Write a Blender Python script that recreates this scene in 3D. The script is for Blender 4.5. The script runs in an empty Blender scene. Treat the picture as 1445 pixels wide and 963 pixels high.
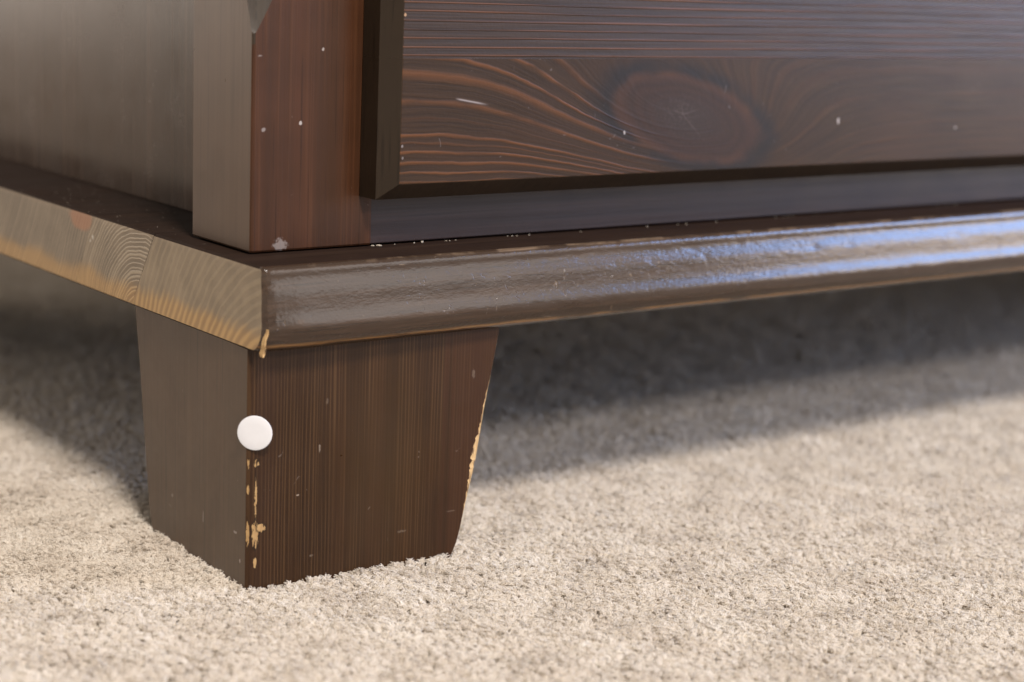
import bpy, bmesh, math, random
import numpy as np
from mathutils import Vector, Matrix, noise as mnoise

SC = bpy.context.scene
COL = SC.collection

# ------------------------------------------------------------------ camera
def make_camera():
    cd = bpy.data.cameras.new('camera')
    co = bpy.data.objects.new('camera', cd)
    COL.objects.link(co)
    yaw, pit, roll = 0.65561, 0.20435, 0.04193
    fw = Vector((math.sin(yaw)*math.cos(pit), math.cos(yaw)*math.cos(pit), -math.sin(pit)))
    r = Vector((math.cos(yaw), -math.sin(yaw), 0))
    u = r.cross(fw)
    r2 = r*math.cos(roll) + u*math.sin(roll)
    u2 = -r*math.sin(roll) + u*math.cos(roll)
    m = Matrix((r2, u2, -fw)).transposed().to_4x4()
    m.translation = Vector((-0.28511, -0.50862, 0.20607))
    co.matrix_world = m
    cd.sensor_fit = 'HORIZONTAL'
    cd.sensor_width = 36
    cd.lens = 2599.04/1445*36
    cd.clip_start, cd.clip_end = 0.02, 60
    cd.dof.use_dof = True
    cd.dof.focus_distance = 0.625
    cd.dof.aperture_fstop = 7.0
    cd.dof.aperture_blades = 8
    SC.camera = co
make_camera()

# ------------------------------------------------------------------ light (a room: lamp in front, window to the right, added soft fills front and back left)
world = bpy.data.worlds.new('World')
SC.world = world
world.use_nodes = True
bg = world.node_tree.nodes['Background']
bg.inputs[0].default_value = (1.0, 0.93, 0.86, 1)
bg.inputs[1].default_value = 0.31

def area(name, loc, target, sx, sy, power, col, shape='RECTANGLE'):
    ld = bpy.data.lights.new(name, 'AREA')
    ld.shape = shape
    ld.size = sx
    ld.size_y = sy
    ld.energy = power
    ld.color = col
    o = bpy.data.objects.new(name, ld)
    COL.objects.link(o)
    o.location = loc
    d = Vector(target) - Vector(loc)
    o.rotation_euler = d.to_track_quat('-Z', 'Y').to_euler()
    return o
area('ceiling_lamp', (-0.44, -1.66, 2.10), (0.1, 0.05, 0.05), 0.40, 0.40, 91, (1.0, 0.925, 0.85))
area('second_lamp', (-0.15, -3.0, 1.80), (0.2, 0.05, 0.05), 0.32, 0.32, 44, (1.0, 0.92, 0.88))
area('window_sky', (2.45, -1.45, 0.83), (0.25, 0.0, 0.55), 1.15, 1.08, 54, (0.36, 0.55, 1.0))
area('window_ground', (2.45, -1.45, 0.14), (0.25, 0.0, 0.1), 1.15, 0.24, 9, (1.0, 0.83, 0.66))
area('front_fill', (1.30, -2.00, 0.70), (0.1, 0.0, 0.2), 0.85, 1.3, 8.5, (1.0, 0.93, 0.88))  # added fill, gives the moulding's left part its grey sheen
area('back_left_fill', (-1.55, 3.1, 0.95), (0.0, 0.2, 0.2), 3.0, 1.9, 34, (1.0, 0.86, 0.73))  # added fill behind on the left, brightens the left-facing sides

vs = SC.view_settings
vs.view_transform = 'Standard'
vs.look = 'None'
vs.exposure = 0.0
vs.gamma = 1.0
SC.cycles.max_bounces = 8
SC.cycles.diffuse_bounces = 4
SC.cycles.glossy_bounces = 4
SC.cycles.sample_clamp_indirect = 6
SC.cycles.caustics_reflective = False
SC.cycles.use_denoising = True
try:
    SC.cycles_curves.shape = 'RIBBONS'
    SC.cycles_curves.subdivisions = 2
except Exception:
    pass

# ------------------------------------------------------------------ node helper
class NT:
    def __init__(s, name):
        s.m = bpy.data.materials.new(name)
        s.m.use_nodes = True
        s.t = s.m.node_tree
        s.n = s.t.nodes
        s.b = s.n['Principled BSDF']
        s._obj = None
    def link(s, a, sock):
        if isinstance(a, bpy.types.NodeSocket):
            s.t.links.new(a, sock)
        elif isinstance(a, (tuple, list)) and len(a) == 3 and sock.type == 'RGBA':
            sock.default_value = (*a, 1)
        else:
            sock.default_value = a
    def obj(s):
        if s._obj is None:
            s._obj = s.n.new('ShaderNodeTexCoord').outputs['Object']
            sp = s.n.new('ShaderNodeSeparateXYZ')
            s.t.links.new(s._obj, sp.inputs[0])
            s.X, s.Y, s.Z = sp.outputs
        return s._obj
    def m_(s, op, a, b=0.0, c=0.0, clamp=False):
        n = s.n.new('ShaderNodeMath')
        n.operation = op
        n.use_clamp = clamp
        for i, v in enumerate((a, b, c)):
            s.link(v, n.inputs[i])
        return n.outputs[0]
    def add(s, a, b): return s.m_('ADD', a, b)
    def sub(s, a, b): return s.m_('SUBTRACT', a, b)
    def mul(s, a, b): return s.m_('MULTIPLY', a, b)
    def vec(s, x, y, z):
        n = s.n.new('ShaderNodeCombineXYZ')
        for i, v in enumerate((x, y, z)):
            s.link(v, n.inputs[i])
        return n.outputs[0]
    def scale(s, v, k):
        n = s.n.new('ShaderNodeVectorMath')
        n.operation = 'MULTIPLY'
        s.link(v, n.inputs[0])
        n.inputs[1].default_value = k
        return n.outputs[0]
    def noise(s, v, scale=1.0, detail=3.0, rough=0.5, dist=0.0):
        n = s.n.new('ShaderNodeTexNoise')
        s.link(v, n.inputs['Vector'])
        n.inputs['Scale'].default_value = scale
        n.inputs['Detail'].default_value = detail
        n.inputs['Roughness'].default_value = rough
        n.inputs['Distortion'].default_value = dist
        return n.outputs['Fac']
    def ramp(s, f, stops, interp='LINEAR'):
        n = s.n.new('ShaderNodeValToRGB')
        n.color_ramp.interpolation = interp
        e = n.color_ramp.elements
        while len(e) < len(stops):
            e.new(0.5)
        for i, (p, c) in enumerate(stops):
            e[i].position = p
            if not isinstance(c, (tuple, list)):
                c = (c, c, c)
            e[i].color = (*c, 1)
        s.link(f, n.inputs[0])
        return n.outputs[0]
    def ss(s, f, a, b):     # smooth step of f from a to b
        n = s.n.new('ShaderNodeMapRange')
        n.interpolation_type = 'SMOOTHSTEP'
        s.link(f, n.inputs['Value'])
        n.inputs['From Min'].default_value = a
        n.inputs['From Max'].default_value = b
        return n.outputs['Result']
    def mix(s, f, a, b, mode='MIX'):
        n = s.n.new('ShaderNodeMix')
        n.data_type = 'RGBA'
        n.blend_type = mode
        s.link(f, n.inputs['Factor'])
        s.link(a, n.inputs[6])
        s.link(b, n.inputs[7])
        return n.outputs[2]
    def gauss(s, terms):    # exp(-sum((v-c)/w)^2)
        tot = None
        for v, c, w in terms:
            q = s.mul(s.sub(v, c), 1.0/w)
            q = s.mul(q, q)
            tot = q if tot is None else s.add(tot, q)
        return s.m_('POWER', 2.718281828, s.mul(tot, -1.0))
    def spots(s, col, pts, color, wob=0.0006, scale=900):
        """small marks at given spots: pts = (a, b, ra, rb, opacity, axes)"""
        s.obj()
        w = s.noise(s._obj, scale, 2)
        ax = {'x': s.X, 'y': s.Y, 'z': s.Z}
        for (a, b, ra, rb, op, axes) in pts:
            d = s.m_('SQRT', s.add(s.m_('POWER', s.mul(s.sub(ax[axes[0]], a), 1/ra), 2.0),
                                   s.m_('POWER', s.mul(s.sub(ax[axes[1]], b), 1/rb), 2.0)))
            d = s.add(d, s.mul(s.sub(w, 0.5), 1.6))
            f = s.mul(s.ss(d, 1.05, 0.55), op)
            col = s.mix(f, col, color)
        return col
    def bump(s, h, strength, dist):
        n = s.n.new('ShaderNodeBump')
        n.inputs['Strength'].default_value = strength
        n.inputs['Distance'].default_value = dist
        s.link(h, n.inputs['Height'])
        s.t.links.new(n.outputs[0], s.b.inputs['Normal'])
    def done(s, col, rough=0.35, spec=0.5):
        s.link(col, s.b.inputs['Base Color'])
        s.link(rough, s.b.inputs['Roughness'])
        s.link(spec, s.b.inputs['Specular IOR Level'])
        return s.m

WORN = (0.50, 0.27, 0.09)

def stained(name, grain, dark, light, red, lf=480.0, along=9.0, lines=(0.52, 0.62), redness=0.5, rough=0.34, amount=0.8,
            bumpd=0.00012, seed=0.0, marks=(), warp=0.0, mark_col=(0.42, 0.38, 0.36), scratch=0.25, extra=None, spec=0.5):
    """dark stained pine with grain along one axis"""
    k = NT(name)
    o = k.obj()
    sc = {'z': (lf, lf, along), 'x': (along, lf, lf), 'y': (lf, along, lf)}[grain]
    shift = k.n.new('ShaderNodeVectorMath')
    shift.operation = 'ADD'
    k.link(o, shift.inputs[0])
    shift.inputs[1].default_value = (seed, seed*0.7, seed*1.3)
    p = shift.outputs[0]
    if warp:
        wn = k.n.new('ShaderNodeTexNoise')
        k.link(p, wn.inputs['Vector'])
        wn.inputs['Scale'].default_value = 18
        wa = k.n.new('ShaderNodeVectorMath')
        wa.operation = 'MULTIPLY_ADD'
        k.link(wn.outputs['Color'], wa.inputs[0])
        wa.inputs[1].default_value = (warp, warp, warp)
        k.link(p, wa.inputs[2])
        p = wa.outputs[0]
    g = k.noise(k.scale(p, sc), 1.0, 3.0, 0.6)
    band = k.noise(k.scale(p, tuple(v*(0.13 if v > along else 0.5) for v in sc)), 1.0, 2.0, 0.5)
    blot = k.noise(p, 38, 3.0, 0.55)
    l = k.mul(k.ss(g, *lines), amount)
    l = k.mul(l, k.ss(band, 0.25, 0.6))
    base = k.mix(k.mul(k.ss(band, 0.42, 0.66), redness), dark, red)
    base = k.mix(k.mul(k.ss(blot, 0.35, 0.75), 0.45), base, tuple(v*0.62 for v in dark))
    col = k.mix(l, base, light)
    pores = k.noise(k.scale(p, tuple(v*2.2 for v in sc)), 1.0, 2.0, 0.5)
    col = k.mix(k.mul(k.ss(pores, 0.58, 0.70), 0.5), col, tuple(v*0.35 for v in dark))
    # fine pale scratches and specks
    if scratch:
        sp = k.noise(k.scale(p, (260, 260, 260)), 1.0, 1.0, 0.4, 1.5)
        gate = k.noise(p, 60, 1.0)
        f = k.mul(k.mul(k.ss(sp, 0.765, 0.80), k.ss(gate, 0.52, 0.62)), scratch)
        col = k.mix(f, col, (0.30, 0.25, 0.21))
    if marks:
        col = k.spots(col, marks, mark_col)
    if extra:
        col = extra(k, col)
    fine = k.noise(p, 300, 3.0)
    r = k.add(k.mul(k.sub(k.noise(p, 55, 3), 0.5), 0.18), rough)
    r = k.add(r, k.mul(k.sub(fine, 0.5), 0.10))
    h = k.add(k.mul(g, 1.0), k.mul(pores, 0.35))
    k.bump(h, 0.55, bumpd)
    return k.done(col, r, spec)

# ------------------------------------------------------------------ mesh helpers
def link_mesh(name, verts, faces, mats, parent=None, fmat=None, smooth=False, bevel=0.0, segs=2, angle=35, wedge=None):
    me = bpy.data.meshes.new(name)
    me.from_pydata([tuple(v) for v in verts], [], faces)
    me.update()
    bm = bmesh.new()
    bm.from_mesh(me)
    if fmat:
        bm.faces.ensure_lookup_table()
        for i, f in enumerate(bm.faces):
            f.material_index = fmat[i]
    bmesh.ops.recalc_face_normals(bm, faces=bm.faces)
    bm.to_mesh(me)
    bm.free()
    for m in mats:
        me.materials.append(m)
    o = bpy.data.objects.new(name, me)
    COL.objects.link(o)
    if parent:
        o.parent = parent
    if smooth:
        me.shade_smooth()
        try:
            me.set_sharp_from_angle(angle=math.radians(angle))
        except Exception:
            pass
    if bevel:
        b = o.modifiers.new('bevel', 'BEVEL')
        b.width = bevel
        b.segments = segs
        b.limit_method = 'ANGLE'
        b.angle_limit = math.radians(25)
        b.use_clamp_overlap = True
        b.harden_normals = False
        if wedge:
            b.limit_method = 'WEIGHT'
            at = me.attributes.new('bevel_weight_edge', 'FLOAT', 'EDGE')
            ws = set(tuple(sorted(e)) for e in wedge)
            for e in me.edges:
                at.data[e.index].value = 1.0 if tuple(sorted(e.vertices)) in ws else 0.0
    return o

def box(name, x0, x1, y0, y1, z0, z1, mat, parent=None, bevel=0.0008):
    v = [(x, y, z) for z in (z0, z1) for y in (y0, y1) for x in (x0, x1)]
    f = [(0, 2, 3, 1), (4, 5, 7, 6), (0, 1, 5, 4), (2, 6, 7, 3), (0, 4, 6, 2), (1, 3, 7, 5)]
    return link_mesh(name, v, f, [mat], parent, bevel=bevel)

def rings(levels, cap=True):
    """stack of polygons with equal vertex counts -> verts, faces, side index of each face"""
    n = len(levels[0])
    verts, faces, side = [], [], []
    for L in levels:
        verts += L
    for i in range(len(levels)-1):
        for j in range(n):
            a, b = i*n+j, i*n+(j+1) % n
            faces.append((a, b, b+n, a+n))
            side.append((i, j))
    if cap:
        faces.append(tuple(range(n)))
        side.append((-1, -1))
        faces.append(tuple(range((len(levels)-1)*n, len(levels)*n)))
        side.append((-1, -1))
    return verts, faces, side

def interp(z, pts):
    return float(np.interp(z, [p[0] for p in pts], [p[1] for p in pts]))

# ------------------------------------------------------------------ dimensions (metres)
T0, T1 = 0.0800, 0.1081            # underside and top of the base board
WID, DEP = 1.10, 0.54
HTOP = 0.52
PX0, PX1, PY0, PY1 = 0.00774, 0.05429, 0.01411, 0.05403
XL = -0.0005
GAP = 0.0007

# ------------------------------------------------------------------ materials
DARK = (0.040, 0.020, 0.011)
m_post = stained('post_wood', 'z', (0.036, 0.0150, 0.0070), (0.066, 0.027, 0.0120), (0.060, 0.0215, 0.0090), spec=0.20, lf=700, along=7, redness=0.7,
                 amount=0.45, rough=0.36, seed=1.3,
                 marks=[(0.0340, 0.1746, 0.0006, 0.0006, 0.55, 'xz'), (0.0259, 0.1507, 0.0006, 0.0007, 0.7, 'xz'),
                        (0.0189, 0.1108, 0.0030, 0.0022, 0.30, 'xz'), (0.0122, 0.1488, 0.0010, 0.0007, 0.35, 'xz'),
                        (0.0105, 0.1725, 0.0008, 0.0004, 0.28, 'xz')])
m_panel = stained('panel_wood', 'z', (0.060, 0.036, 0.024), (0.098, 0.062, 0.042), (0.074, 0.043, 0.028), lf=300, along=3, redness=0.4,
                 amount=0.75, rough=0.23, seed=2.7, scratch=0.0, bumpd=0.00002)
m_side_lit = stained('side_wood_lit', 'z', (0.086, 0.053, 0.035), (0.118, 0.074, 0.048), (0.096, 0.057, 0.037), lf=330, along=4, redness=0.4,
                 amount=0.35, rough=0.32, seed=2.1, scratch=0.0, bumpd=0.00002)  # post's left face: room sheen put into a paler base colour
m_rail = stained('rail_wood', 'x', (0.022, 0.013, 0.012), (0.038, 0.022, 0.020), (0.028, 0.015, 0.013), lf=420, along=8, redness=0.3,
                 amount=0.45, rough=0.42, seed=3.3, scratch=0.0, spec=0.30)
m_bevel = stained('bevel_wood', 'z', (0.024, 0.016, 0.010), (0.038, 0.026, 0.015), (0.028, 0.016, 0.010), lf=260, along=14, redness=0.3,
                  amount=0.4, rough=0.40, seed=4.4, scratch=0.1, spec=0.25)
m_top = stained('board_top_wood', 'x', (0.020, 0.012, 0.009), (0.034, 0.020, 0.013), (0.026, 0.014, 0.009), lf=300, along=8, redness=0.4,
                amount=0.4, rough=0.62, seed=5.0, scratch=0.6, spec=0.05)
m_hidden = stained('inner_wood', 'x', (0.060, 0.034, 0.020), (0.10, 0.058, 0.032), (0.07, 0.036, 0.02), seed=8.0, scratch=0.0, rough=0.5)

# leg: vertical grain, rubbed spots
def leg_extra(k, col):
    # close growth lines running up the face, redder towards the inner edge
    wx = k.add(k.add(k.X, k.Y), k.mul(k.sub(k.noise(k.scale(k._obj, (60, 60, 6)), 1.0, 2.0), 0.5), 0.0030))
    jit = k.noise(k.vec(k.mul(wx, 420), 0.0, k.mul(k.Z, 6)), 1.0, 2.0, 0.5)
    s_ = k.m_('FRACT', k.add(k.mul(wx, 1/0.00130), k.mul(k.sub(jit, 0.5), 1.5)))
    ln = k.mul(k.ss(s_, 0.50, 0.80), k.ss(s_, 1.0, 0.86))
    amp = k.ss(k.noise(k.scale(k._obj, (140, 140, 14)), 1.0, 2.0), 0.30, 0.62)
    red = k.ss(k.add(k.X, k.mul(k.sub(k.noise(k.scale(k._obj, (300, 300, 4)), 1.0, 2.0), 0.5), 0.02)), 0.075, 0.080)
    edge = k.ss(k.X, 0.016, 0.006)
    col = k.mix(k.mul(red, 0.36), col, (0.052, 0.019, 0.009))
    col = k.mix(k.mul(edge, 0.45), col, (0.030, 0.0135, 0.0075))
    col = k.mix(k.mul(k.mul(ln, amp), k.sub(0.52, k.mul(red, 0.3))), col, (0.092, 0.049, 0.0205))
    col = k.mix(k.mul(k.gauss([(k.X, 0.052, 0.020), (k.Z, 0.035, 0.035)]), 0.38), col, (0.048, 0.027, 0.0105))
    # raw wood where the front arris has been knocked
    n = k.noise(k.scale(k._obj, (1300, 1300, 420)), 1.0, 4.0, 0.7)
    n2 = k.noise(k.scale(k._obj, (1500, 1500, 420)), 1.0, 2.0, 0.5)
    for (cx, cz, wx, wz, thr) in ((0.0030, 0.0175, 0.0013, 0.0048, 0.30), (0.0052, 0.0196, 0.0020, 0.0016, 0.34), (0.0030, 0.0080, 0.0006, 0.0018, 0.25),
                                  (0.0030, 0.0300, 0.0006, 0.0090, 0.42), (0.0006, 0.0180, 0.0005, 0.0050, 0.30), (0.0006, 0.0330, 0.0004, 0.0018, 0.35),
                                  (0.0006, 0.0420, 0.0004, 0.0024, 0.42), (0.0032, 0.0420, 0.0016, 0.0022, 0.60)):
        g = k.gauss([(k.X, cx, wx), (k.Z, cz, wz)])
        near = k.ss(k.Y, 0.006, 0.004)
        f = k.mul(k.ss(k.mul(g, k.add(k.mul(k.sub(n, 0.5), 3.0), 0.75)), thr, thr+0.12), near)
        fd = k.mul(k.ss(k.mul(g, k.add(k.mul(k.sub(n, 0.5), 2.0), 0.75)), thr*0.45, thr*0.9), near)
        col = k.mix(k.mul(fd, 0.6), col, (0.014, 0.009, 0.006))
        col = k.mix(k.mul(f, 0.92), col, k.mix(n2, (0.21, 0.115, 0.048), (0.50, 0.33, 0.15)))
    return col
m_leg = stained('leg_wood', 'z', (0.025, 0.0112, 0.0046), (0.090, 0.043, 0.017), (0.042, 0.0155, 0.0060), spec=0.26, lf=900, along=5, lines=(0.48, 0.64),
                redness=0.28, amount=0.16, rough=0.33, seed=6.2, bumpd=0.00010, extra=leg_extra, mark_col=(0.26, 0.21, 0.165),
                marks=[(0.0185, 0.0290, 0.0007, 0.0004, 0.8, 'xz'), (0.0265, 0.0440, 0.00035, 0.0016, 0.55, 'xz'),
                       (0.0795, 0.0150, 0.0020, 0.0003, 0.3, 'xz'), (0.0595, 0.0105, 0.0018, 0.0005, 0.3, 'xz'),
                       (0.0870, 0.0640, 0.0008, 0.0017, 0.35, 'xz'), (0.0290, 0.0600, 0.0006, 0.0012, 0.22, 'xz'),
                       (0.0240, 0.0072, 0.0008, 0.0005, 0.3, 'xz'), (0.0205, 0.0010, 0.0009, 0.0022, 0.25, 'yz')])
m_legside_lit = stained('leg_side_wood_lit', 'z', (0.078, 0.046, 0.026), (0.106, 0.064, 0.037), (0.084, 0.048, 0.027), lf=420, along=7, redness=0.3,
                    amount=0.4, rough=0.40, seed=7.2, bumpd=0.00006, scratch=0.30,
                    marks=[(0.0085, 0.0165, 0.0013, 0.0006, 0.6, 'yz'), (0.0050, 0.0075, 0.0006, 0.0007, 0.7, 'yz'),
                           (0.0580, 0.0160, 0.0010, 0.0009, 0.3, 'yz'), (0.0330, 0.0150, 0.0005, 0.0022, 0.3, 'yz')])  # leg's left face: reflected light put into a raised base colour
def raw_wood():
    k = NT('raw_splintered_wood')
    o = k.obj()
    n = k.noise(k.scale(o, (1600, 1600, 260)), 1.0, 3.0, 0.6)
    d = k.noise(k.scale(o, (1100, 1100, 180)), 1.0, 2.0, 0.5)
    col = k.mix(n, (0.36, 0.20, 0.075), (0.66, 0.46, 0.23))
    col = k.mix(k.mul(k.ss(d, 0.56, 0.66), 0.85), col, (0.05, 0.024, 0.012))
    k.bump(n, 1.0, 0.0004)
    return k.done(col, 0.7, 0.3)
m_raw = raw_wood()

# base board, moulded front edge (grain along x, rubbed bottom edge)
def edge_extra(k, col):
    n = k.noise(k.scale(k._obj, (60, 300, 500)), 1.0, 3.0, 0.6)
    zz = k.add(k.Z, k.mul(k.sub(n, 0.5), 0.0016))
    f = k.gauss([(zz, 0.0822, 0.00055)])
    f = k.mul(f, k.ss(k.noise(k.scale(k._obj, (35, 35, 35)), 1.0, 2.0), 0.30, 0.52))
    front = k.ss(k.Y, 0.004, 0.000)
    col = k.mix(k.mul(k.mul(f, 0.8), front), col, (0.30, 0.155, 0.055))
    f2 = k.gauss([(zz, 0.1078, 0.0005)])  # patchy highlight on the top edge, put into the colour
    f2 = k.mul(f2, k.ss(k.noise(k.scale(k._obj, (70, 70, 70)), 1.0, 3.0), 0.46, 0.60))
    f2 = k.mul(f2, front)
    col = k.mix(k.mul(f2, 0.35), col, (0.30, 0.21, 0.14))
    return col
def front_edge_wood():
    k = NT('moulded_edge_wood')
    o = k.obj()
    g = k.noise(k.scale(o, (10, 520, 520)), 1.0, 3.0, 0.6)
    blot = k.noise(k.scale(o, (30, 90, 90)), 1.0, 3.0, 0.6)
    col = k.mix(k.ss(g, 0.45, 0.65), (0.034, 0.0205, 0.013), (0.048, 0.029, 0.0185))
    col = k.mix(k.mul(k.ss(blot, 0.45, 0.7), 0.6), col, (0.034, 0.020, 0.013))
    sp = k.noise(k.scale(o, (140, 420, 420)), 1.0, 1.0, 0.4, 1.2)
    col = k.mix(k.mul(k.ss(sp, 0.75, 0.79), 0.25), col, (0.34, 0.25, 0.17))
    col = edge_extra(k, col)
    col = k.spots(col, [(0.0125, 0.0902, 0.0016, 0.0009, 0.7, 'xz')], (0.05, 0.025, 0.012))
    fine = k.noise(k.scale(o, (480, 900, 900)), 1.0, 3.0, 0.65)
    scr = k.noise(k.scale(o, (45, 1500, 1500)), 1.0, 2.0, 0.5)
    col = k.mix(k.mul(k.ss(scr, 0.56, 0.70), 0.55), col, (0.016, 0.010, 0.0065))
    nick = k.mul(k.ss(k.noise(k.scale(o, (330, 240, 240)), 1.0, 1.0, 0.4, 2.5), 0.70, 0.76), k.ss(k.noise(o, 40, 2.0), 0.48, 0.62))
    col = k.mix(k.mul(nick, 0.22), col, (0.27, 0.19, 0.12))
    mid = k.noise(k.scale(o, (260, 420, 420)), 1.0, 3.0, 0.6)
    r = k.add(0.07, k.mul(mid, 0.14))
    k.bump(k.sub(k.add(k.mul(fine, 0.85), k.add(k.mul(mid, 0.35), k.mul(g, 0.35))), k.mul(nick, 0.8)), 0.60, 0.00024)
    return k.done(col, r, 0.6)
m_edge = front_edge_wood()

def end_grain(name, cy, cz, freq, contrast, seed, knot=None, lo=(0.205, 0.160, 0.110), hi=(0.46, 0.375, 0.27)):
    k = NT(name)
    o = k.obj()
    w = k.noise(o, 60, 2.0)
    dy = k.sub(k.Y, cy)
    dz = k.sub(k.Z, cz)
    r = k.m_('SQRT', k.add(k.mul(dy, dy), k.mul(dz, dz)))
    r = k.add(r, k.mul(k.sub(w, 0.5), 0.0035))
    r = k.add(r, k.mul(k.sub(k.noise(o, 420, 2.0), 0.5), 0.0004))
    rn = k.noise(k.vec(k.mul(r, freq), seed, 0.0), 1.0, 2.0, 0.5)
    rs = k.m_('SINE', k.mul(k.add(r, k.mul(rn, 0.0022)), freq*6.283))
    rs = k.add(k.mul(rs, 0.5), 0.5)
    line = k.mul(k.ss(rs, 0.45, 0.95), contrast)
    blot = k.noise(o, 70, 3.0)
    base = k.mix(k.ss(blot, 0.3, 0.7), tuple(v*0.80 for v in lo), tuple(v*1.12 for v in lo))
    col = k.mix(line, base, hi)
    rays = k.noise(k.scale(o, (900, 900, 900)), 1.0, 2.0)
    col = k.mix(k.mul(k.ss(rays, 0.55, 0.75), 0.25), col, tuple(v*0.6 for v in lo))
    # ochre where the stain has rubbed off along the lower edge
    zl = k.add(k.Z, k.mul(k.sub(k.noise(o, 45, 3.0), 0.5), 0.009))
    zl = k.sub(zl, k.mul(line, 0.0016))
    f = k.mul(k.ss(zl, 0.0895, 0.0835), 0.80)
    col = k.mix(f, col, k.mix(rs, (0.32, 0.185, 0.070), (0.52, 0.32, 0.125)))
    # soft pale rim along the top edge
    t = k.ss(k.add(k.Z, k.mul(k.sub(blot, 0.5), 0.002)), 0.1055, 0.1079)
    col = k.mix(k.mul(t, 0.35), col, (0.36, 0.27, 0.19))
    if knot:
        d = k.gauss([(k.Y, knot[0], knot[2]), (k.Z, knot[1], knot[3])])
        d = k.add(d, k.mul(k.sub(k.noise(o, 260, 2.0), 0.5), 0.35))
        col = k.mix(k.mul(k.ss(d, 0.28, 0.58), 0.65), col, (0.40, 0.18, 0.095))
    col = k.spots(col, [(0.1165, 0.0995, 0.0005, 0.0010, 0.8, 'yz'), (0.1185, 0.0982, 0.0004, 0.0006, 0.8, 'yz')], (0.8, 0.78, 0.74))
    k.bump(k.add(line, k.mul(rays, 0.3)), 0.5, 0.00015)
    return k.done(col, 0.34, 0.5)
m_end = [end_grain('end_grain_front', -0.030, 0.045, 300, 0.34, 1.0, lo=(0.245, 0.190, 0.128), hi=(0.36, 0.285, 0.185)),
         end_grain('end_grain_arched', 0.0760, 0.0700, 640, 0.62, 4.0),
         end_grain('end_grain_straight', 0.320, 0.190, 520, 0.50, 7.0, knot=(0.1265, 0.1058, 0.0105, 0.0050), lo=(0.160, 0.126, 0.090)),
         end_grain('end_grain_plain', 0.20, 0.02, 420, 0.15, 9.0)]

# drawer front: two boards, the lower one with a big knot
def drawer_upper():
    k = NT('drawer_upper_wood')
    o = k.obj()
    wz = k.add(k.Z, k.mul(k.sub(k.noise(k.scale(o, (7, 1, 30)), 1.0, 2.0), 0.5), 0.0012))
    fr = k.mul(wz, 1.0/0.0029)
    jit = k.noise(k.vec(k.mul(k.X, 5.0), 0.0, k.mul(wz, 260)), 1.0, 2.0, 0.5)
    s_ = k.m_('FRACT', k.add(fr, k.mul(k.sub(jit, 0.5), 0.6)))
    line = k.mul(k.ss(s_, 0.70, 0.84), k.ss(s_, 1.0, 0.90))
    st = k.noise(k.vec(k.mul(k.X, 16), 3.0, k.mul(k.Z, 900)), 1.0, 3.0, 0.6)
    col = k.mix(k.ss(st, 0.35, 0.7), (0.0165, 0.0088, 0.0053), (0.030, 0.0155, 0.0088))
    amp = k.mul(k.ss(k.noise(k.vec(k.mul(k.X, 14), 9.0, k.mul(k.Z, 150)), 1.0, 2.0), 0.30, 0.62), 0.75)
    col = k.mix(k.mul(line, amp), col, (0.105, 0.043, 0.020))
    col = k.spots(col, [(0.0552, 0.1868, 0.0006, 0.0007, 0.8, 'xz')], (0.35, 0.22, 0.13))
    fine = k.noise(o, 800, 2.0)
    r = k.add(0.30, k.mul(k.noise(k.scale(o, (30, 200, 200)), 1.0, 3.0), 0.16))
    k.bump(k.add(k.add(k.mul(line, 1.0), k.mul(st, 0.8)), k.mul(fine, 0.35)), 0.7, 0.00018)
    return k.done(col, r, 0.30)
m_du = drawer_upper()

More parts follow.
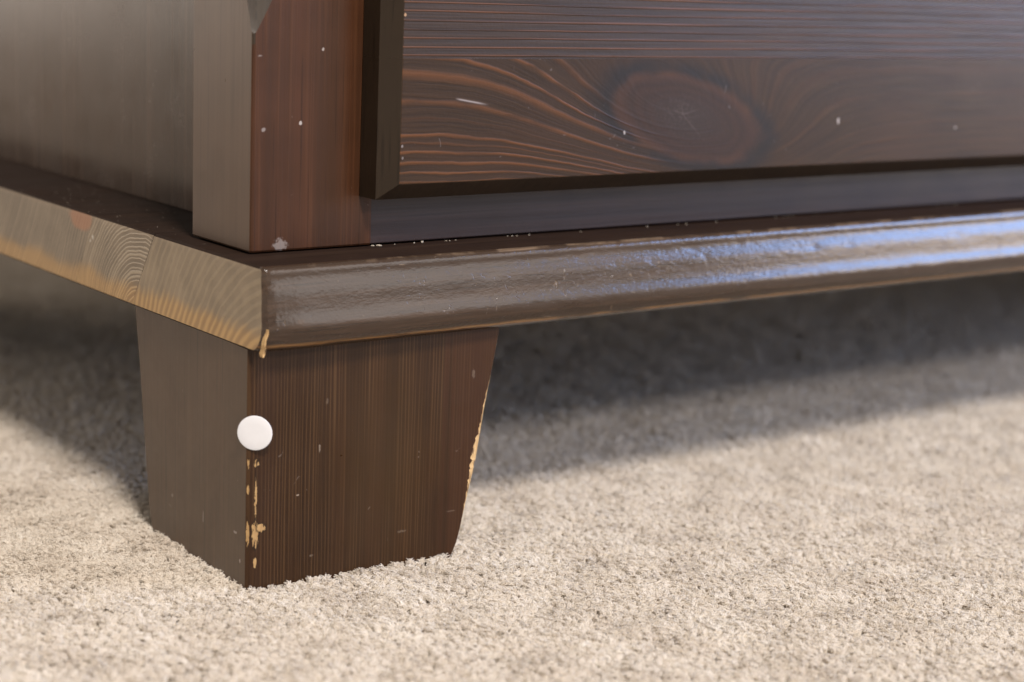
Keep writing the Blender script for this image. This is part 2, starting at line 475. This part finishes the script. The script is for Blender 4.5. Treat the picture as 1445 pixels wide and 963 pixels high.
def drawer_lower():
    k = NT('drawer_knot_wood')
    o = k.obj()
    w = k.noise(k.scale(o, (22, 1, 60)), 1.0, 3.0, 0.55)
    # rotated coordinates about the knot
    cx, cz, a = 0.1800, 0.1525, math.radians(-13)
    dx, dz = k.sub(k.X, cx), k.sub(k.Z, cz)
    ux = k.add(k.mul(dx, math.cos(a)), k.mul(dz, math.sin(a)))
    uz = k.add(k.mul(dx, -math.sin(a)), k.mul(dz, math.cos(a)))
    bumpv = k.gauss([(ux, 0.0, 0.062), (uz, 0.0, 0.0235)])
    phi = k.add(k.Z, k.mul(bumpv, 0.044))
    phi = k.add(phi, k.mul(k.sub(w, 0.5), 0.0040))
    phi = k.add(phi, k.mul(k.sub(k.noise(k.scale(o, (160, 1, 420)), 1.0, 2.0), 0.5), 0.0007))
    P0, P1 = 0.128, 0.200
    t = k.mul(k.sub(phi, P0), 1/(P1-P0))
    D = (0.0, 0.0, 0.0)
    lines = [(0.1318, .0004, .5), (0.1349, .0004, 1), (0.1383, .0006, .9), (0.1420, .0005, 1), (0.1450, .0004, .4), (0.1476, .0006, .95), (0.1530, .0004, .2), (0.1590, .0011, .75),
             (0.1690, .0017, .65), (0.1750, .0007, .85), (0.1812, .0008, .8), (0.1880, .0011, .5)]
    stops = [(0.0, 0.0)]
    for z, hw, op in lines:
        c = (z-P0)/(P1-P0)
        h = hw/(P1-P0)
        stops += [(c-1.7*h, 0.0), (c+0.35*h, op)]
        if len(stops) < 30:
            stops += [(c+1.2*h, 0.0)] if len(lines) < 10 else []
    # two ramps keep each under the stop limit
    def lramp(ls):
        st = [(0.0, 0.0)]
        for z, hw, op in ls:
            c = (z-P0)/(P1-P0)
            h = hw/(P1-P0)
            st += [(max(0.001, c-1.8*h), 0.0), (c, op), (min(1, c+0.9*h), 0.0)]
        return k.ramp(t, st)
    l = k.add(lramp(lines[:6]), lramp(lines[6:]))
    amp = k.ss(k.noise(k.scale(o, (26, 1, 110)), 1.0, 2.0), 0.22, 0.55)
    l = k.mul(l, amp)
    # fade the lines on the far side of the knot
    l = k.mul(l, k.add(0.16, k.mul(k.ss(k.X, 0.205, 0.150), 0.84)))
    fibre = k.noise(k.vec(k.mul(k.X, 22), 2.0, k.mul(phi, 1000)), 1.0, 3.0, 0.6)
    base = k.mix(k.ss(fibre, 0.35, 0.7), (0.0185, 0.0098, 0.0048), (0.032, 0.0170, 0.0082))
    warm = k.noise(k.scale(o, (14, 1, 40)), 1.0, 2.0)
    base = k.mix(k.mul(k.ss(warm, 0.4, 0.7), 0.5), base, (0.032, 0.0148, 0.0072))
    col = k.mix(k.mul(l, 0.85), base, (0.125, 0.047, 0.0155))
    # the knot
    ox, oz = k.sub(ux, 0.003), k.sub(uz, -0.001)
    kr = k.m_('SQRT', k.add(k.m_('POWER', k.mul(ox, 1/0.0365), 2.0), k.m_('POWER', k.mul(oz, 1/0.0145), 2.0)))
    kr = k.add(kr, k.mul(k.sub(k.noise(o, 48, 2.0), 0.5), 0.30))
    halo = k.mul(k.ss(kr, 1.50, 1.12), k.ss(k.noise(k.scale(o, (40, 1, 40)), 1.0, 2.0), 0.30, 0.55))
    col = k.mix(k.mul(halo, 0.92), col, (0.0095, 0.0085, 0.0090))
    rim = k.gauss([(kr, 1.0, 0.085)])
    ring = k.m_('SINE', k.mul(k.add(kr, k.mul(k.noise(o, 90, 2), 0.15)), 34.0))
    inner = k.mix(k.mul(k.add(ring, 1.0), 0.22), (0.023, 0.0125, 0.0090), (0.034, 0.0165, 0.0110))
    inner = k.mix(k.ss(kr, 0.75, 0.15), inner, (0.024, 0.0155, 0.013))
    col = k.mix(k.ss(kr, 1.02, 0.94), col, inner)
    col = k.mix(k.mul(rim, k.mul(k.ss(k.noise(o, 60, 2.0), 0.30, 0.60), 0.32)), col, (0.080, 0.032, 0.016))
    # star check in the middle of the knot
    for ang, ln in ((0.25, 0.010), (1.9, 0.006), (-0.75, 0.016), (2.9, 0.008)):
        ca, sa = math.cos(ang), math.sin(ang)
        al = k.add(k.mul(dx, ca), k.mul(dz, sa))
        ac = k.add(k.mul(dx, -sa), k.mul(dz, ca))
        ac = k.add(ac, k.mul(k.sub(w, 0.5), 0.002))
        f = k.mul(k.gauss([(ac, 0.0, 0.00028)]), k.mul(k.ss(al, ln, ln*0.3), k.ss(al, -0.001, 0.001)))
        col = k.mix(k.mul(f, 0.12), col, (0.20, 0.15, 0.14))
    mott = k.noise(o, 650, 2.0)
    f = k.mul(k.gauss([(dx, -0.001, 0.011), (dz, 0.001, 0.006)]), k.ss(mott, 0.45, 0.75))
    col = k.mix(k.mul(f, 0.08), col, (0.22, 0.17, 0.16))
    col = k.spots(col, [(0.2637, 0.1485, 0.0008, 0.0014, 0.6, 'xz'), (0.3354, 0.1443, 0.0010, 0.0007, 0.6, 'xz'), (0.152, 0.1463, 0.0005, 0.0008, 0.6, 'xz'),
                        (0.0556, 0.1440, 0.0005, 0.0007, 0.28, 'xz'), (0.0558, 0.1400, 0.0004, 0.0005, 0.22, 'xz')], (0.46, 0.42, 0.42))
    # one long pale scratch
    sx = k.add(k.Z, k.mul(k.X, 0.16))
    f = k.mul(k.gauss([(sx, 0.1716, 0.00030)]), k.mul(k.ss(k.X, 0.076, 0.079), k.ss(k.X, 0.091, 0.085)))
    col = k.mix(k.mul(f, 0.6), col, (0.34, 0.30, 0.30))
    sp = k.noise(k.scale(o, (190, 190, 190)), 1.0, 1.0, 0.4, 2.0)
    col = k.mix(k.mul(k.ss(sp, 0.76, 0.80), 0.15), col, (0.25, 0.22, 0.21))
    fine = k.noise(o, 700, 2.0)
    r = k.add(0.28, k.mul(k.noise(k.scale(o, (40, 200, 160)), 1.0, 3.0), 0.16))
    k.bump(k.add(k.add(k.mul(l, 0.8), k.mul(fibre, 0.7)), k.mul(fine, 0.35)), 0.6, 0.00012)
    return k.done(col, r, 0.19)
m_dl = drawer_lower()

# ------------------------------------------------------------------ carpet sheet (the setting)
def carpet_sheet():
    k = NT('carpet_backing')
    o = k.obj()
    n = k.noise(o, 330, 3.0)
    col = k.mix(n, (0.40, 0.34, 0.28), (0.58, 0.51, 0.44))
    k.bump(n, 1.0, 0.002)
    m = k.done(col, 0.95, 0.1)
    v = [(-4.5, -4.5, -0.0062), (4.5, -4.5, -0.0062), (4.5, 4.5, -0.0062), (-4.5, 4.5, -0.0062)]
    s = link_mesh('carpet', v, [(0, 1, 2, 3)], [m])
    s['kind'] = 'structure'
    s['label'] = 'beige cut pile carpet under the dark wooden dresser'
carpet_sheet()

# ------------------------------------------------------------------ dresser
dresser = bpy.data.objects.new('dresser', None)
dresser.empty_display_size = 0.05
COL.objects.link(dresser)
dresser['label'] = 'dark stained pine chest of drawers with scuffed moulded base standing on beige carpet'
dresser['category'] = 'chest of drawers'

# base board: front plank with a moulded edge, further planks glued on behind it, end grain showing at the left
def profile():
    """front edge section, (y, z) from the top face down to the underside"""
    pts = [(-0.0072, T1)]
    y, z = -0.0072, T1
    # (arc length, tilt of the surface normal upwards in degrees)
    segs = [(0.0008, 78), (0.0007, 58), (0.0007, 36), (0.0007, 18), (0.0007, 2), (0.0006, -3), (0.0007, 3)]
    segs += [(0.0009, 10), (0.0010, 14.5), (0.0011, 15), (0.0010, 14), (0.0009, 9), (0.0009, 6.5), (0.0010, 5.5), (0.0011, 5), (0.0011, 5.5), (0.0010, 6.5),
             (0.0009, 10), (0.0010, 15), (0.0011, 16), (0.0010, 11), (0.0009, 3), (0.0010, -6), (0.0011, -13), (0.0012, -20), (0.0012, -28), (0.0012, -37), (0.0012, -46), (0.0012, -56), (0.0012, -66), (0.0012, -76)]
    for ln, tilt in segs:
        a = math.radians(tilt)
        z -= ln*math.cos(a)
        y -= ln*math.sin(a)
        pts.append((y, z))
    # squeeze to the board's exact thickness
    s = (T1 - T0)/(T1 - pts[-1][1])
    return [(p[0], T1 - (T1 - p[1])*s) for p in pts]
PROF = profile()

J = [(0.0667, 0.0840), (0.1158, 0.1320)]       # glue joints: (y at the top, y at the underside)
XR = WID + 0.0005
def front_plank():
    sec = PROF + [(J[0][1]-0.00006, T0), (J[0][0]-0.00006, T1)]
    np_, n = len(PROF), len(sec)
    xs = [XL, XL+0.0007, XL+0.0014]
    x = XL+0.0014
    while x < 0.46:
        x += 0.0016
        xs.append(x)
    xs += [0.55, 0.65, XR]
    rnd = random.Random(4)
    dents = [(0.045+rnd.random()*0.37, rnd.choice((0.0865, 0.0855, 0.0880, 0.100, 0.1035, 0.0835)), 0.0006+rnd.random()*0.0020, 0.0005+rnd.random()*0.0007, 0.00005+rnd.random()*0.00016) for _ in range(80)]
    levels = []
    for i, xx in enumerate(xs):
        L = []
        for j, (y, z) in enumerate(sec):
            if j < np_:
                d = 0.00005*mnoise.noise(Vector((xx*60, j*0.30, 1.0))) + 0.00003*mnoise.noise(Vector((xx*190, j*0.5, 7.0)))
                for dx, dz, wx, wz, dp in dents:
                    if abs(xx-dx) < 2.5*wx and abs(z-dz) < 2.5*wz:
                        d += dp*math.exp(-((xx-dx)/wx)**2-((z-dz)/wz)**2)
                if j > 22:
                    d += 0.00030*max(0, mnoise.noise(Vector((xx*45, 0.0, 3.0))))
                if i == 0:            # the end arris is knocked and frayed
                    d += 0.0007 + 0.0005*abs(mnoise.noise(Vector((z*900, 2.0, 5.0)))) + 0.0030*max(0.0, (0.1075-z)/0.0275)**0.8
                elif i == 1:
                    d += 0.0003 + 0.0024*max(0.0, (0.1075-z)/0.0275)**0.8
                elif i == 2:
                    d += 0.0014*max(0.0, (0.1075-z)/0.0275)**0.8
                elif xx < 0.012:
                    d += 0.0009*max(0.0, (0.1075-z)/0.0275)**0.8*(0.012-xx)/0.011
                y = y + d
            if i == 0:                # eased end edges
                z = min(max(z, T0+0.0006), T1-0.0008)
            L.append((xx, y, z))
        levels.append(L)
    v, f, side = rings(levels)
    fm = []
    for (i, j) in side:
        if i == -1:
            fm.append(2)
        elif j >= np_-1:
            fm.append(1)
        else:
            fm.append(0)
    o = link_mesh('base_board', v, f, [m_edge, m_top, m_end[0]], dresser, fm, smooth=True, angle=32)
    return o
base = front_plank()

def back_plank(ytop0, ybot0, ytop1, ybot1, mat_end):
    g = 0.00006
    v, f = [], []
    e = 0.0006
    sec = [(ytop0+g, T1), (ytop1-g, T1), (ybot1-g, T0), (ybot0+g, T0)]
    levels = []
    for xx, ins in ((XL, e), (XL+e, 0), (XR-e, 0), (XR, e)):
        levels.append([(xx, y, z - (ins if z > 0.1 else -ins)) for y, z in sec])
    v, f, side = rings(levels)
    fm = [1 if i == -1 else 0 for i, j in side]
    o = link_mesh('plank', v, f, [m_top, mat_end], base, fm)
    return o
back_plank(J[0][0], J[0][1], J[1][0], J[1][1], m_end[1])
back_plank(J[1][0], J[1][1], 0.236, 0.236, m_end[2])
back_plank(0.236, 0.236, 0.340, 0.340, m_end[3])
back_plank(0.340, 0.340, 0.440, 0.440, m_end[3])
back_plank(0.440, 0.440, DEP, DEP, m_end[3])

# splinter of raw wood hanging at the lower corner of the moulding
def splinter():
    rnd = random.Random(2)
    pts = [(0.0885, 0.0003), (0.0868, 0.0008), (0.0850, 0.0006), (0.0832, 0.0009), (0.0815, 0.0013), (0.0800, 0.0016), (0.0790, 0.0005)]
    lv = []
    for z, w in pts:
        w *= 0.5
        yb = interp(z, [(T0, -0.0074), (0.0835, -0.0090), (0.0885, -0.0102)])
        x0 = 0.0002 + rnd.uniform(-0.0002, 0.0003)
        lv.append([(x0-w*0.6, yb+0.0008, z), (x0-w*0.3, yb-0.0010, z), (x0+w*0.8, yb-0.0011, z), (x0+w, yb+0.0007, z)])
    v, f, s = rings(lv)
    return link_mesh('splinter', v, f, [m_raw], base)
splinter()

# leg: square block, outer faces upright, inner faces tapering, chipped inner edge
WZ = [(-0.003, 0.0795), (0.0, 0.0812), (0.003, 0.0826), (0.008, 0.0839), (0.018, 0.0862), (0.033, 0.0898), (0.050, 0.0922), (0.066, 0.0952), (0.0799, 0.0977)]
DZ = [(-0.003, 0.0735), (0.0, 0.0755), (0.003, 0.0768), (0.008, 0.0783), (0.030, 0.0822), (0.055, 0.0862), (0.0799, 0.0906)]
def leg_mesh():
    zs = list(np.linspace(-0.004, 0.0798, 118))
    levels, raww = [], []
    for z in zs:
        w, d = interp(z, WZ), interp(z, DZ)
        env = interp(z, [(-0.004, 0.0), (0.006, 0.0), (0.013, 0.0005), (0.020, 0.0008), (0.026, 0.0014), (0.032, 0.0022), (0.037, 0.0025), (0.0415, 0.0012), (0.048, 0.0008), (0.055, 0.0007), (0.062, 0.0004), (0.068, 0.0), (0.08, 0.0)])
        n1 = mnoise.noise(Vector((0.0, 3.0, z*700)))
        n2 = mnoise.noise(Vector((5.0, 1.0, z*1800)))
        cw = max(0.00028, 1.05*env*(1.0 + 0.60*n1 + 0.30*n2))
        raww.append(cw)
        cb = 0.00035 + max(0.0, interp(z, [(0.0, 0), (0.012, 0.0002), (0.03, 0.0005), (0.055, 0.0006), (0.07, 0)])*(0.6+1.2*mnoise.noise(Vector((9.0, 2.0, z*500)))))
        j = 0.00012*mnoise.noise(Vector((2.0, 8.0, z*320)))
        cl, cf = 0.0008+j, 0.0029+j*2
        lx = 0.0
        # anticlockwise from the front left arris
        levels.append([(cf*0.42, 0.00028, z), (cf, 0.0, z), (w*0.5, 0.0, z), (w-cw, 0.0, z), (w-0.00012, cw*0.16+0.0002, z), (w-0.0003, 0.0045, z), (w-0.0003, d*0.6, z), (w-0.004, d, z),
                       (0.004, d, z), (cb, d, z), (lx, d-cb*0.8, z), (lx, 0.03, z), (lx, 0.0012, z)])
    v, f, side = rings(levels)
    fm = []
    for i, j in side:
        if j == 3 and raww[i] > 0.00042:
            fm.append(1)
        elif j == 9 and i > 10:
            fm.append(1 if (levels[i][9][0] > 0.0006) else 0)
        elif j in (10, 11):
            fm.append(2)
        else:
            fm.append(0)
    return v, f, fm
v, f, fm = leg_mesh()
leg = link_mesh('leg', v, f, [m_leg, m_raw, m_legside_lit], dresser, fm)
leg.rotation_euler = (0, 0, -0.04157)
leg['label'] = 'front left leg with chipped edges'
for (x, y, sx, sy) in ((WID, 0.0, -1, 1), (0.0, DEP, 1, -1), (WID, DEP, -1, -1)):
    o = leg.copy()
    COL.objects.link(o)
    o.parent = dresser
    if sx*sy < 0:
        o.data = leg.data
    o.location = (x, y, 0)
    o.rotation_euler = (0, 0, 0)
    o.scale = (sx, sy, 1)
    if 'label' in o:
        del o['label']

# corner posts: the outer edge is chamfered with a rounded stop
def post(name, mx):
    zs = [T1+GAP, T1+GAP+0.0006] + list(np.linspace(0.115, 0.176, 8)) + list(np.linspace(0.1795, 0.1925, 28)) + [0.22, 0.30, HTOP-0.02]
    lv = []
    for z in zs:
        u = max(0.0, min(1.0, (z-0.1797)/0.0112))
        k = u**0.92
        cf = 0.0011 + 0.0062*k
        cl = 0.0005 + 0.0036*k
        e = 0.0004 if z < T1+GAP+0.0003 else 0.0
        lv.append([(mx(PX0+e), PY0+cl, z), (mx(PX0+cf*(0.5 if k > 0 else 0.35)+e), PY0+cl*(0.5 if k > 0 else 0.30)+e, z), (mx(PX0+cf), PY0+e, z), (mx(PX1), PY0+e, z), (mx(PX1), PY1, z), (mx(PX0+e), PY1, z)])
    v, f, side = rings(lv)
    fm = []
    for i, j in side:
        fm.append(1 if j == 5 else (2 if (j in (0, 1) and i >= 9) else 0))
    return link_mesh(name, v, f, [m_post, m_side_lit, m_bevel], dresser, fm)
post('corner_post', lambda x: x)
post('corner_post', lambda x: WID - x)

# side panels, back, rails
box('side_panel', 0.0362, 0.050, PY1+0.0002, DEP-0.02, T1+0.0003, HTOP-0.02, m_panel, dresser, 0.0)
box('side_panel', WID-0.050, WID-0.0362, PY1+0.0002, DEP-0.02, T1+0.0003, HTOP-0.02, m_panel, dresser, 0.0)
box('back_panel', 0.0362, WID-0.0362, DEP-0.0195, DEP-0.012, T1+0.0003, HTOP-0.02, m_hidden, dresser, 0.0)
box('bottom_rail', PX1+0.0002, WID-PX1-0.0002, PY0+0.0010, PY1-0.01, T1+0.0007, 0.1420, m_rail, dresser, 0.0004)
box('top_rail', PX1+0.0002, WID-PX1-0.0002, PY0+0.0010, PY1-0.01, 0.470, HTOP-0.02, m_rail, dresser, 0.0004)
box('top_board', -0.012, WID+0.012, -0.016, DEP+0.004, HTOP-0.0195, HTOP+0.006, m_top, dresser, 0.003)

# drawer fronts: lower board and upper board, bevelled all round
YD = -0.00177
def drawer(z0, z1, seam, mats):
    xa, xb = 0.05473, WID-0.05473
    c = 0.00558
    yb = PY0 - 0.0004
    def half(za, zb, lo, hi, mat, name, parent):
        zf0 = za
        zf1 = zb
        zo0 = za - c if lo else za
        zo1 = zb + c if hi else zb
        v = [(xa, YD, zf0), (xb, YD, zf0), (xb, YD, zf1), (xa, YD, zf1),
             (xa-c, YD+c, zo0), (xb+c, YD+c, zo0), (xb+c, YD+c, zo1), (xa-c, YD+c, zo1),
             (xa-c, yb, zo0), (xb+c, yb, zo0), (xb+c, yb, zo1), (xa-c, yb, zo1)]
        f = [(0, 1, 2, 3), (0, 4, 5, 1), (1, 5, 6, 2), (2, 6, 7, 3), (3, 7, 4, 0), (4, 8, 9, 5), (5, 9, 10, 6), (6, 10, 11, 7), (7, 11, 8, 4), (8, 11, 10, 9)]
        return link_mesh(name, v, f, [mat, m_bevel], parent, [0]+[1]*9, bevel=0.00025, wedge=[e for e, on in (((0, 1), lo), ((2, 3), hi), ((0, 3), True), ((1, 2), True), ((0, 4), lo), ((1, 5), lo)) if on])
    low = half(z0, seam-0.000008, True, False, mats[0], 'drawer_front', dresser)
    half(seam+0.000008, z1, False, True, mats[1], 'plank', low)
    return low
drawer(0.13125, 0.290, 0.1727, (m_dl, m_du))
drawer(0.306, 0.460, 0.36, (m_du, m_du))

# crumbs of pale dust along the joint under the rail
def crumbs():
    rnd = random.Random(11)
    bm = bmesh.new()
    spots = [(0.0760, 0.00075, 0.0009), (0.0575, 0.0007, 0.0010), (0.0555, 0.0005, 0.0006)]
    spots += [(rnd.uniform(0.06, 0.36), rnd.uniform(0.0002, 0.0004), rnd.uniform(0.0002, 0.0004)) for _ in range(26)]
    for x, r, w in spots:
        y = PY0 + 0.0007 - rnd.random()*0.0012
        m = Matrix.Translation((x, y, T1 + r*0.4)) @ Matrix.Rotation(rnd.random()*3, 4, 'Z') @ Matrix.Diagonal((w*1.2, r*0.7, r*0.55, 1))
        bmesh.ops.create_icosphere(bm, subdivisions=1, radius=1.0, matrix=m)
    for _ in range(60):       # dust on the ledge in front of the side panel
        x, y = rnd.uniform(0.001, 0.034), rnd.uniform(0.056, 0.20)
        r = rnd.uniform(0.00005, 0.00015)
        bmesh.ops.create_icosphere(bm, subdivisions=1, radius=1.0, matrix=Matrix.Translation((x, y, T1+r*0.4)) @ Matrix.Diagonal((r*1.4, r, r*0.6, 1)))
    me = bpy.data.meshes.new('dust_crumbs')
    bm.to_mesh(me)
    bm.free()
    k = NT('pale_dust')
    o = k.obj()
    me.materials.append(k.done(k.mix(k.noise(o, 900, 2), (0.24, 0.20, 0.16), (0.48, 0.43, 0.36)), 0.9, 0.2))
    o = bpy.data.objects.new('dust_crumbs', me)
    COL.objects.link(o)
    o['kind'] = 'stuff'
    o['label'] = 'pale dust crumbs lying on the ledge of the dark base board'
    o['category'] = 'dust'
crumbs()

# ------------------------------------------------------------------ white disc stuck on the leg's front edge
def disc():
    k = NT('white_sticker')
    o = k.obj()
    col = k.mix(k.noise(o, 500, 3), (0.585, 0.585, 0.605), (0.62, 0.62, 0.64))
    m = k.done(col, 0.5, 0.3)
    R, th = 0.00575, 0.0003
    prof = [(0.0, th), (R*0.5, th), (R*0.965, th), (R*0.99, th*0.85), (R, th*0.45), (R*0.985, 0.0), (0.0, 0.0)]
    N = 64
    v, f = [], []
    for r, h in prof[1:-1]:
        for i in range(N):
            a = 2*math.pi*i/N
            v.append((r*math.cos(a), r*math.sin(a), h))
    for q in range(len(prof)-3):
        for i in range(N):
            f.append((q*N+i, q*N+(i+1) % N, (q+1)*N+(i+1) % N, (q+1)*N+i))
    f.append(tuple(range(N)))
    f.append(tuple(range((len(prof)-3)*N, (len(prof)-2)*N)))
    ob = link_mesh('round_sticker', v, f, [m], None, smooth=True, angle=50)
    nrm = Vector((-0.66, -0.75, 0.03)).normalized()
    ob.rotation_euler = nrm.to_track_quat('Z', 'Y').to_euler()
    ob.location = Vector((0.00210, -0.00070, 0.0524)) + nrm*0.0001
    ob['label'] = 'small round white sticker on the front edge of the dark wooden leg'
    ob['category'] = 'sticker'
disc()

# ------------------------------------------------------------------ carpet pile: twisted tufts of fine fibres
def pile():
    rng = np.random.default_rng(5)
    C = np.array((-0.28511, -0.50862))
    ax = np.array((math.sin(0.65561), math.cos(0.65561)))
    rt = np.array((ax[1], -ax[0]))
    pts, lod = [], []
    # bands of depth along the view, spacing grows where the photo is out of focus
    for d0, d1, sp, nf in ((0.40, 0.78, 0.00212, 26), (0.78, 1.0, 0.0026, 16), (1.0, 1.6, 0.0032, 8)):
        lo, hi = -(0.285*d1+0.05), 0.285*d1+0.05
        gx, gy = np.meshgrid(np.arange(lo, hi, sp), np.arange(d0, d1, sp*0.87))
        gx = gx + (np.arange(gx.shape[0]) % 2)[:, None]*sp*0.5
        q = np.stack([gx.ravel(), gy.ravel()], 1)
        q = q[np.abs(q[:, 0]) < 0.285*q[:, 1]+0.05]
        q += rng.normal(0, sp*0.24, q.shape)
        w = C + q[:, :1]*rt + q[:, 1:]*ax
        pts.append(w)
        lod.append(np.full(len(w), nf))
    P = np.concatenate(pts)
    NF = np.concatenate(lod)
    # squashed flat under the leg
    ct, st = math.cos(0.04157), math.sin(0.04157)
    lx = P[:, 0]*ct - P[:, 1]*st
    ly = P[:, 0]*st + P[:, 1]*ct
    inside = (lx > 0.0003) & (lx < 0.0815) & (ly > 0.0003) & (ly < 0.0755)
    P, NF = P[~inside], NF[~inside]
    nt = len(P)
    def vnoise(p, s, seed):
        out = np.zeros(len(p))
        for k in range(6):
            r = np.random.default_rng(seed*10+k)
            a = r.uniform(0, 2*math.pi)
            fq = s*r.uniform(0.6, 1.6)
            out += np.sin((p[:, 0]*math.cos(a)+p[:, 1]*math.sin(a))*fq*6.283 + r.uniform(0, 6.28))
        return out/6**0.5
    hz = 0.0053 + 0.00025*vnoise(P, 30, 3) + rng.normal(0, 0.00034, nt)
    ex, ey = np.maximum(np.maximum(-lx, lx-0.0815), 0)[~inside], np.maximum(np.maximum(-ly, ly-0.0755), 0)[~inside]
    near = np.hypot(ex, ey) < 0.0026
    hz += np.where(near, rng.uniform(0.0, 0.0011, nt), 0.0)
    hz -= np.where(rng.uniform(0, 1, nt) < 0.06, rng.uniform(0.0005, 0.0015, nt), 0.0)
    lean = np.stack([0.0006*vnoise(P, 40, 1), 0.0006*vnoise(P, 40, 2)], 1) + rng.normal(0, 0.00045, (nt, 2))
    tint_t = np.clip(0.5 + 0.11*rng.normal(0, 1, nt) + 0.10*vnoise(P, 20, 6), 0, 1)
    rep = np.repeat(np.arange(nt), NF)
    n = len(rep)
    ang = rng.uniform(0, 2*math.pi, n)
    rad = np.sqrt(rng.uniform(0, 1, n))
    spin = rng.uniform(0.8, 1.6, nt)[rep]
    K = 5
    pos = np.zeros((n, K, 3), np.float32)
    tdir = rng.uniform(0, 2*math.pi, nt)[rep]
    cdir = np.where(rng.uniform(0, 1, n) < 0.45, rng.uniform(0, 2*math.pi, n), tdir + rng.normal(0, 0.7, n))
    clen = rng.uniform(0.0004, 0.0015, n)
    fl = np.where(rng.uniform(0, 1, n) < 0.015, 1.8, 1.0)      # a few stray hairs
    for k in range(K):
        t = k/(K-1)
        r0 = rad*(0.00074 + 0.00035*t)
        a = ang + spin*t*1.8
        c = clen*fl*t**2.6
        pos[:, k, 0] = P[rep, 0] + np.cos(a)*r0 + lean[rep, 0]*t*t + np.cos(cdir)*c + rng.normal(0, 0.00010, n)*t
        pos[:, k, 1] = P[rep, 1] + np.sin(a)*r0 + lean[rep, 1]*t*t + np.sin(cdir)*c + rng.normal(0, 0.00010, n)*t
        pos[:, k, 2] = -0.0062 + hz[rep]*(1-(1-t)**2.1)*(1 - 0.20*rad*rad*t) + rng.normal(0, 0.00016, n)*t
    hc = bpy.data.hair_curves.new('carpet_pile')
    hc.add_curves([K]*n)
    hc.attributes['position'].data.foreach_set('vector', pos.reshape(-1))
    ra = hc.attributes.get('radius') or hc.attributes.new('radius', 'FLOAT', 'POINT')
    base = np.where(NF[rep] > 20, 0.000135, np.where(NF[rep] > 10, 0.00019, 0.00032))
    rr = (base[:, None]*np.array([1.0, 1.0, 1.0, 0.95, 0.6])[None, :]).astype(np.float32)
    ra.data.foreach_set('value', rr.reshape(-1))
    ta = hc.attributes.new('tint', 'FLOAT', 'CURVE')
    ta.data.foreach_set('value', np.clip(tint_t[rep] + rng.normal(0, 0.06, n), 0, 1).astype(np.float32))
    k = NT('carpet_fibre')
    at = k.n.new('ShaderNodeAttribute')
    at.attribute_name = 'tint'
    col = k.ramp(at.outputs['Fac'], [(0.0, (0.63, 0.555, 0.47)), (0.5, (0.775, 0.71, 0.625)), (1.0, (0.86, 0.815, 0.75))])
    m = k.done(col, 0.9, 0.05)
    tr = k.n.new('ShaderNodeBsdfTranslucent')
    k.link(col, tr.inputs[0])
    mx = k.n.new('ShaderNodeMixShader')
    mx.inputs[0].default_value = 0.40
    k.t.links.new(k.b.outputs[0], mx.inputs[1])
    k.t.links.new(tr.outputs[0], mx.inputs[2])
    k.t.links.new(mx.outputs[0], k.n['Material Output'].inputs[0])
    hc.materials.append(m)
    o = bpy.data.objects.new('carpet_pile', hc)
    COL.objects.link(o)
    o['kind'] = 'stuff'
    o['label'] = 'short twisted beige carpet pile around the wooden leg'
    o['category'] = 'carpet pile'
    print('tufts', nt, 'fibres', n)
pile()
